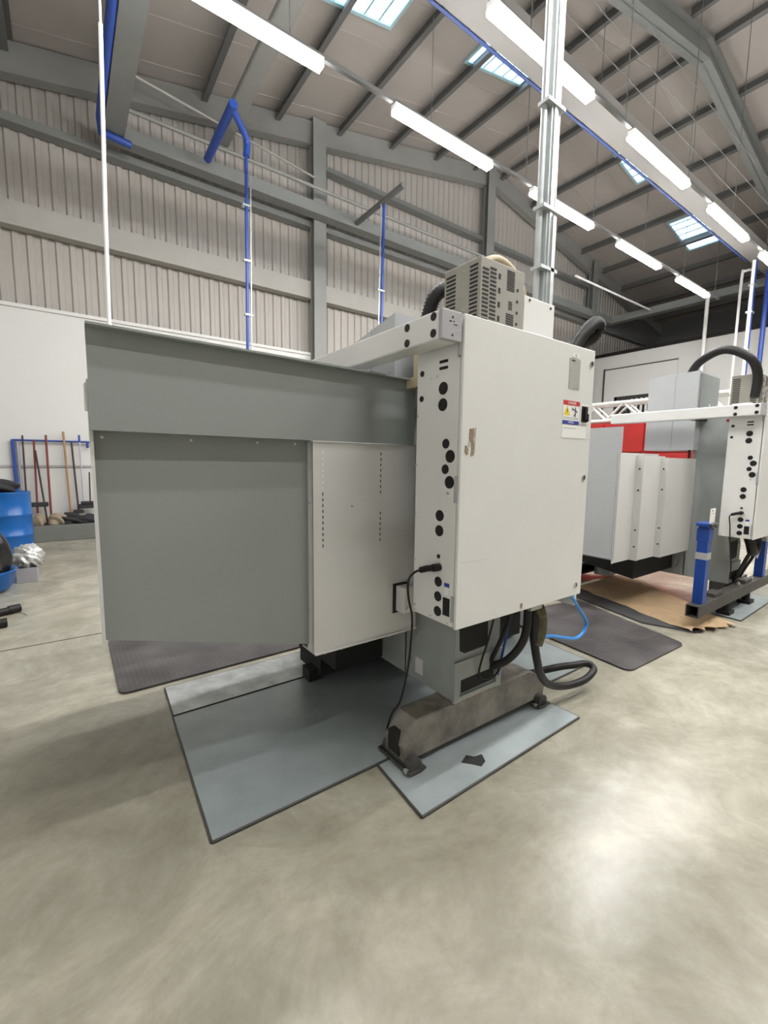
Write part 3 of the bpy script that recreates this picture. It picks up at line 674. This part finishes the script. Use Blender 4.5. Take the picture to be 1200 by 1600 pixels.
machine((1.7, 1.9, .012), 'large white milling machine seen from behind on grey floor plates, nearest the camera')
machine((5.65, 1.93, .012), 'second white milling machine with stepped white guards, beyond the brown card sheet', True)

# ------------------------------------------------------------------ conduit pole
t = thing('conduit_pole', (2.24, 1.5, 2.0), 'tall galvanised steel trunking pole rising from the cabinet top to the roof', 'conduit')
zt = 6.9
part('trunking', MB().box(2.205, 2.265, 1.57, 1.61, 2.0, zt).box(2.222, 2.248, 1.563, 1.572, 2.0, zt), M['galv'], t)
part('conduit_tube', MB().tube([(2.18, 1.6, 2.0), (2.18, 1.6, zt)], .017, n=14), M['galv'], t)
part('conduit_tube', MB().tube([(2.285, 1.585, 2.55), (2.285, 1.585, zt)], .011, n=12), M['galv'], t)
part('strut_channel', MB().box(2.245, 2.275, 1.555, 1.575, 2.0, 2.80), M['galv'], t)
for z in (2.52, 2.83, 3.35, 4.6, 5.8): part('pipe_clamp', MB().box(2.155, 2.305, 1.555, 1.625, z-.009, z+.009), M['galv'], t)
part('foot_block', MB().box(2.235, 2.29, 1.54, 1.6, 2.0, 2.06), M['darksteel'], t)

# ------------------------------------------------------------------ floor items by the machines
def sheet(name, pts, z0, z1, m, label, cat, bev=False):
    return solo(name, MB().prism(pts, 2, z0, z1), M[m], label, cat)
def plate(name, pts, m, label):
    t = thing(name, (sum(p[0] for p in pts)/len(pts), sum(p[1] for p in pts)/len(pts), 0), label, 'floor plate')
    part('sheet', MB().prism(pts, 2, .0, .012), M[m], t)
    k = len(pts); mb = MB()
    for i in range(k):
        a, b = pts[i], pts[(i+1) % k]
        mb.tube([(a[0], a[1], .007), (b[0], b[1], .007)], .0065, n=6)
    part('edge_strip', mb, M['darksteel'], t, 'dark rubber edge')
    return t
p = plate('floor_plate', [(.372, 1.605), (3.06, 1.605), (3.10, 2.575), (.415, 2.575)], 'plate', 'big grey steel floor plate under the nearest milling machine')
p = plate('floor_plate', [(.418, 2.59), (3.10, 2.59), (3.12, 2.97), (.435, 2.955)], 'platelit', 'scuffed strip plate painted pale for the light along the far side of the big floor plate')
sm = plate('floor_plate', [(1.105, 1.238), (2.31, 1.265), (2.30, 1.592), (1.135, 1.592)], 'plate', 'small grey floor plate in front, under the cross foot')
part('stain', MB().prism([(1.47, 1.375), (1.53, 1.40), (1.555, 1.37), (1.60, 1.36), (1.575, 1.315), (1.53, 1.30), (1.505, 1.335)], 2, .0119, .0126), M['dark'], sm, 'dark oil blotch')
plate('floor_plate', [(5.06, 1.27), (6.26, 1.295), (6.25, 1.62), (5.09, 1.62)], 'plate', 'small grey floor plate under the second machine, beside the card sheet')

def rmat(pts, label):
    mb = MB(); P = [Vector((*p, 0)) for p in pts]; out = []
    n = len(P)
    for i in range(n):
        a, b, c = P[i-1], P[i], P[(i+1) % n]; r = .07
        s, e = b+(a-b).normalized()*r, b+(c-b).normalized()*r
        for k in range(6):
            u = k/5; q = s*(1-u)**2+b*2*u*(1-u)+e*u*u; out.append((q.x, q.y))
    mb.prism(out, 2, 0, .014)
    return solo('rubber_mat', mb, M['mat'], label, 'mat')
rmat([(.193, 3.02), (2.3, 3.06), (2.3, 4.1), (.20, 4.05)], 'dark rubber mat on the floor showing below the grey guard panel')
rmat([(3.13, 1.37), (4.0, 1.345), (4.36, 2.5), (3.25, 2.62)], 'dark rubber mat on the floor right of the machine, before the card sheet')
solo('rubber_sheet', MB().prism([(4.22, 1.77), (4.36, 1.40), (4.5, 1.38), (4.9, 2.75), (4.48, 2.66)], 2, 0, .016), M['darksheet'], 'black rubber sheet peeking out under the brown card', 'mat')
# crumpled kraft card
bm = MB(); random.seed(11)
cor = lambda u, v: Vector((4.30, 1.40, 0)).lerp(Vector((4.84, 1.25, 0)), u).lerp(Vector((4.78, 2.74, 0)).lerp(Vector((5.95, 2.76, 0)), u), v)
nu, nv = 22, 34; vs = []
for j in range(nv+1):
    for i in range(nu+1):
        u, v = i/nu, j/nv
        q = cor(u, v)
        e = max(0, 1-v*6)
        z = .020+.006*math.sin(u*9+v*4)*math.cos(v*11)+.004*random.random()+e*.018*(math.sin(u*17)+1)*(.6+.4*math.sin(u*6+v*40))
        if v == 0: q.y += .02*math.sin(u*23)+.012*random.uniform(-1, 1)
        if i == 0: q.x += .01*math.sin(v*30)
        vs.append((q.x, q.y, z))
top = list(vs); low = [(x, y, max(.0165, z-.004)) for x, y, z in vs]
W = nu+1
fs = [(j*W+i, j*W+i+1, (j+1)*W+i+1, (j+1)*W+i) for j in range(nv) for i in range(nu)]
o = len(top)
fs2 = [tuple(o+k for k in f[::-1]) for f in fs]
rim = [i for i in range(W)]+[j*W+nu for j in range(1, nv+1)]+[nv*W+i for i in range(nu-1, -1, -1)]+[j*W for j in range(nv-1, 0, -1)]
fs3 = [(rim[k], rim[(k+1) % len(rim)], o+rim[(k+1) % len(rim)], o+rim[k]) for k in range(len(rim))]
bm.add(top+low, fs+fs2+fs3)
solo('card_sheet', bm, M['card'], 'crumpled brown card sheet on the floor before the second machine', 'card')

# lifting beam with blue posts
t = thing('post_barrier', (5.6, 1.43, 0), 'dark steel beam on pads carrying blue posts in front of second machine', 'barrier')
bar = MB()
bar.box(4.34, 7.1, 1.38, 1.388, .14, .245).box(4.34, 7.1, 1.472, 1.48, .14, .245).box(4.34, 7.1, 1.388, 1.472, .14, .148).box(4.34, 7.1, 1.388, 1.472, .237, .245)
part('base_beam', bar, M['darksteel'], t, 'dark hollow steel beam')
for x in (5.18, 5.78, 6.9): part('pad', MB().box(x-.07, x+.07, 1.375, 1.485, .0125 if x < 6.2 else 0, .05).tube([(x, 1.43, .05), (x, 1.43, .14)], .035, n=12), M['black'], t)
for x, h in ((4.475, .93), (6.16, .93)):
    po = part('post', MB().box(x-.045, x+.045, 1.39, 1.47, .245, h, bev=.004).box(x-.05, x+.05, 1.384, 1.476, h-.13, h-.02, M['postblue']), M['postblue'], t, 'blue square post')
    part('post_head', MB().box(x-.075, x+.10, 1.38, 1.48, h, h+.03, bev=.005), M['postblue'], po)
    part('clamp', MB().tube([(x-.06, 1.375, h+.012), (x-.02, 1.36, h+.03), (x+.03, 1.365, h+.005), (x+.06, 1.37, h+.02)], .015, n=10), M['darksteel'], po)
    part('band', MB().box(x-.048, x+.048, 1.386, 1.474, .64, .70), M['cap'], po, 'grey tape band')
for x in (4.98, 5.5, 5.9): part('bolt', MB().disc((x, 1.43, .245), 2, .018, .02, n=6).disc((x, 1.43, .265), 2, .01, .012, n=10), M['steel'], t)
for x in (4.86, 5.7): part('cross_block', MB().box(x-.1, x+.1, 1.40, 1.49, .245, .28), M['darksteel'], t)
n = thing('notice_card', (4.475, 1.40, .96), 'small white notice card on top of the nearer blue post', 'card')
part('card', MB().box(4.42, 4.53, 1.386, 1.39, .96, 1.085), M['stickwhite'], n)
part('print', MB().box(4.43, 4.52, 1.3855, 1.3862, 1.042, 1.0445).box(4.45, 4.468, 1.3855, 1.3862, 1.06, 1.073), M['ink'], n, 'dark print lines')

# ------------------------------------------------------------------ things behind the second machine
t = thing('red_storage_unit', (9.6, 4.0, 0), 'big red panelled unit standing behind the second machine', 'cabinet')
part('body', MB().box(9.02, 10.2, 3.2, 5.6, 0, 2.28), M['red'], t)
for y in (3.2, 4.0, 4.8): part('panel', MB().box(8.99, 9.02, y+.02, y+.78, .05, 1.66, bev=.005).box(8.99, 9.02, y+.02, y+.78, 1.70, 2.26, bev=.005), M['red'], t)
t = thing('lattice_truss', (9.1, 4.0, 2.28), 'white lattice truss lying along the top of the red unit', 'truss')
for z in (2.34, 2.68):
    for x in (9.1, 9.35): part('chord', MB().tube([(x, 2.75, z), (x, 5.52, z)], .042, n=10), M['white2'], t)
for k in range(4):
    y = 2.78+.68*k
    for x in (9.1, 9.35): part('brace', MB().tube([(x, y, 2.34), (x, y+.34, 2.68), (x, y+.68, 2.34)], .03, n=8), M['white2'], t)
t = thing('slatted_crate', (9.8, 4.3, 2.28), 'black slatted metal crate on the red unit behind the white truss', 'crate')
part('frame', MB().box(9.48, 10.1, 3.9, 3.96, 2.28, 2.86).box(9.48, 10.1, 4.82, 4.88, 2.28, 2.86).box(9.48, 9.54, 3.9, 4.88, 2.80, 2.86).box(9.48, 9.54, 3.9, 4.88, 2.28, 2.34).box(10.04, 10.1, 3.9, 4.88, 2.8, 2.86).box(9.48, 10.1, 3.62, 3.68, 2.28, 2.88).box(10.0, 10.1, 3.3, 3.66, 2.78, 2.86), M['black'], t)
for k in range(9): part('slat', MB().box(9.49, 9.51, 3.99+k*.093, 4.03+k*.093, 2.34, 2.8), M['black'], t)

# ------------------------------------------------------------------ left side: drum, bags, brooms
t = thing('oil_drum', (-.73, 8.5, 0), 'blue steel drum with ribs near the far white wall', 'drum')
R = .288
part('drum_body', MB().lathe((-.73, 8.5, 0), [(0, 0), (R, 0), (R+.006, .01), (R, .025), (R, .30), (R+.014, .315), (R, .33), (R, .60), (R+.014, .615), (R, .63), (R, .93), (R+.008, .945), (R-.012, .95), (R-.015, .92), (0, .92)], n=48), M['barrelblue'], t)
def blob(name, c, rx, ry, rz, m, label, cat, seed, amp=.2, flat=True, freq=1.):
    random.seed(seed); bm = bmesh.new(); bmesh.ops.create_icosphere(bm, subdivisions=4, radius=1)
    ph = [(freq*random.uniform(2, 6), freq*random.uniform(2, 6), freq*random.uniform(2, 6), random.uniform(0, 6)) for _ in range(7)]
    for v in bm.verts:
        d = v.co.normalized(); k = 1+amp*sum(math.sin(a*d.x+b*d.y+e*d.z+f) for a, b, e, f in ph)/3
        q = d*k; z = q.z
        if flat: z = max(-.6, z)
        v.co = Vector((c[0]+q.x*rx, c[1]+q.y*ry, c[2]+(z+.6)*rz/1.6))
    bm.verts.index_update()
    mb = MB().add([v.co[:] for v in bm.verts], [[v.index for v in f.verts] for f in bm.faces], None, True); bm.free()
    return solo(name, mb, M[m], label, cat)
blob('rag_bundle', (-.80, 8.45, .95), .22, .2, .17, 'rag', 'dark bundle lying on top of the blue drum', 'rags', 3)
t = thing('blue_tub', (-.83, 6.25, 0), 'low blue round tub at the left border under the black bag', 'tub')
part('tub_body', MB().lathe((-.83, 6.25, 0), [(0, 0), (.22, 0), (.29, .06), (.33, .22), (.345, .235), (.32, .24), (.31, .2), (.2, .03), (0, .02)], n=40), M['barrelblue'], t)
blob('refuse_sack', (-.80, 6.25, .06), .24, .24, .62, 'binbag', 'shiny black sack standing in the blue tub', 'bag', 5, .22)
solo('plastic_box', MB().box(-.53, -.33, 6.5, 6.86, 0, .17, bev=.006), M['plastic'], 'grey plastic box on the floor beside the blue tub', 'box')
blob('foil_bag', (-.42, 6.68, .171), .14, .17, .24, 'silver', 'crumpled silver bag on the grey box by the tub', 'bag', 9, .28, freq=2.6)
solo('steel_bar', MB().tube([(-1.0, 5.05, .035), (-.43, 5.28, .035)], .035, n=10).tube([(-.5, 5.25, .04), (-.42, 5.285, .04)], .04, n=10), M['black'], 'longer black bar on the floor at the left border', 'bar')
solo('steel_bar', MB().tube([(-1.0, 4.80, .03), (-.485, 4.86, .03)], .034, n=10).tube([(-.54, 4.855, .04), (-.48, 4.865, .04)], .04, n=10), M['black'], 'shorter black bar on the floor at left border, nearer the camera', 'bar')
solo('thin_wire', MB().tube(spline([(-.44, 5.28, .004), (-.36, 5.12, .004), (-.38, 4.95, .004), (-.48, 4.86, .004), (-.7, 4.76, .004)], 6), .003, n=6), M['cap'], 'thin loose wire curling between the two black bars', 'wire')

solo('plinth', MB().box(-.50, 1.6, 9.53, 9.90, 0, .28, bev=.01), M['lowgrey'], 'low dark grey plinth along the white wall under the brooms', 'plinth')
t = thing('broom_rack', (-.68, 9.85, 0), 'blue tube rack frame holding brooms against the white wall', 'rack')
part('rail', MB().tube([(-.70, 9.86, 1.75), (.75, 9.86, 1.75)], .017), M['blue'], t)
part('post', MB().tube([(-.70, 9.86, 1.76), (-.68, 9.86, 0)], .026), M['blue'], t)
part('post', MB().tube([(-.64, 9.88, 1.75), (-.62, 9.88, 0)], .02), M['alu'], t, 'grey rear post')
part('hook', MB().tube([(.36, 9.84, 1.76), (.36, 9.84, 1.64)], .02), M['blue'], t)
struct('trim_4', MB().box(XL, 1.6, 9.90, 9.93, 1.29, 1.325), M['cap'])
def broom(a, b, r, m, label, head=None, hm='rag'):
    t = thing('broom', (b[0], b[1], b[2]), label, 'broom', 'brooms on the rack')
    part('handle', MB().tube([a, b], r, n=10), M[m], t)
    if head:
        x0, x1, z0, z1 = head
        part('broom_head', MB().box(x0, x1, b[1]-.05, b[1]+.03, z0, z1, bev=.015), M[hm], t)
broom((-.56, 9.80, 1.83), (-.575, 9.80, .05), .014, 'darkwood', 'dark broom handle at the left end of rack behind drum', (-.70, -.48, 0, .06))
broom((-.41, 9.80, 1.76), (-.435, 9.76, .285), .016, 'redwood', 'red broom handle with black crosspiece just right of the drum', (-.54, -.27, .60, .68))
broom((-.40, 9.78, 1.58), (-.30, 9.72, .285), .015, 'darkwood', 'slanting dark broom crossing behind the black crosspiece', (-.40, -.20, .28, .32))
broom((-.24, 9.80, 1.85), (-.245, 9.76, .45), .017, 'redwood', 'red-brown mop handle above the beige mop head')
broom((.01, 9.80, 1.92), (.045, 9.76, .45), .018, 'tanwood', 'tallest tan broom handle in the middle of rack', (-.06, .16, .40, .48))
broom((.12, 9.80, 1.75), (.16, 9.76, .50), .016, 'darkwood', 'dark broom handle right of the tan handle', (.08, .24, .46, .52))
broom((.24, 9.80, 1.75), (.245, 9.76, .60), .013, 'alu', 'thin grey broom pole with blue top', (.16, .46, .54, .62))
broom((.24, 9.80, 1.87), (.24, 9.80, 1.74), .016, 'blue', 'short blue broom grip on top of the thin grey pole')
broom((.36, 9.78, 1.20), (.345, 9.74, .64), .012, 'darkwood', 'short dark handle beside grey guard panel, last in rack', (.2, .5, .62, .67))
blob('rag_bundle', (-.17, 9.72, .275), .13, .12, .20, 'beigerag', 'beige brown mop bundle on the plinth', 'rags', 21)
blob('rag_bundle', (.05, 9.72, .275), .2, .13, .17, 'rag', 'black rag bundle in the middle of the plinth', 'rags', 22)
blob('rag_bundle', (.30, 9.70, .275), .17, .12, .16, 'rag', 'dark blue rag bundle next to the grey guard panel', 'rags', 23)
blob('rag_bundle', (-.42, 9.66, .275), .08, .08, .2, 'beigerag', 'small brown bundle beside the blue drum', 'rags', 24)

# ------------------------------------------------------------------ world, camera, colour
w = bpy.data.worlds.new('World'); SC.world = w; w.use_nodes = True
w.node_tree.nodes['Background'].inputs['Color'].default_value = (.5, .6, .7, 1)
w.node_tree.nodes['Background'].inputs['Strength'].default_value = .3

yaw, pitch, roll = math.radians(-35.8586), math.radians(-6.4918), math.radians(.65559)
cy, sy = math.cos(yaw), math.sin(yaw)
fw = Vector((-sy*math.cos(pitch), cy*math.cos(pitch), math.sin(pitch)))
rt = Vector((cy, sy, 0)); up = rt.cross(fw)
r2 = rt*math.cos(roll)+up*math.sin(roll); u2 = -rt*math.sin(roll)+up*math.cos(roll)
cam = bpy.data.cameras.new('camera'); co = bpy.data.objects.new('camera', cam); COL.objects.link(co)
mw = Matrix((r2, u2, -fw)).transposed().to_4x4(); mw.translation = (0, 0, 1.45)
co.matrix_world = mw
cam.sensor_fit = 'AUTO'; cam.sensor_width = 36; cam.lens = 36*688.1/1600; cam.clip_start = .02
SC.camera = co
vs_ = SC.view_settings
vs_.view_transform = 'Standard'; vs_.look = 'None'; vs_.gamma = 1; vs_.use_curve_mapping = False
vs_.exposure = 0.2
SC.cycles.use_denoising = True
SC.cycles.max_bounces = 8; SC.cycles.diffuse_bounces = 3
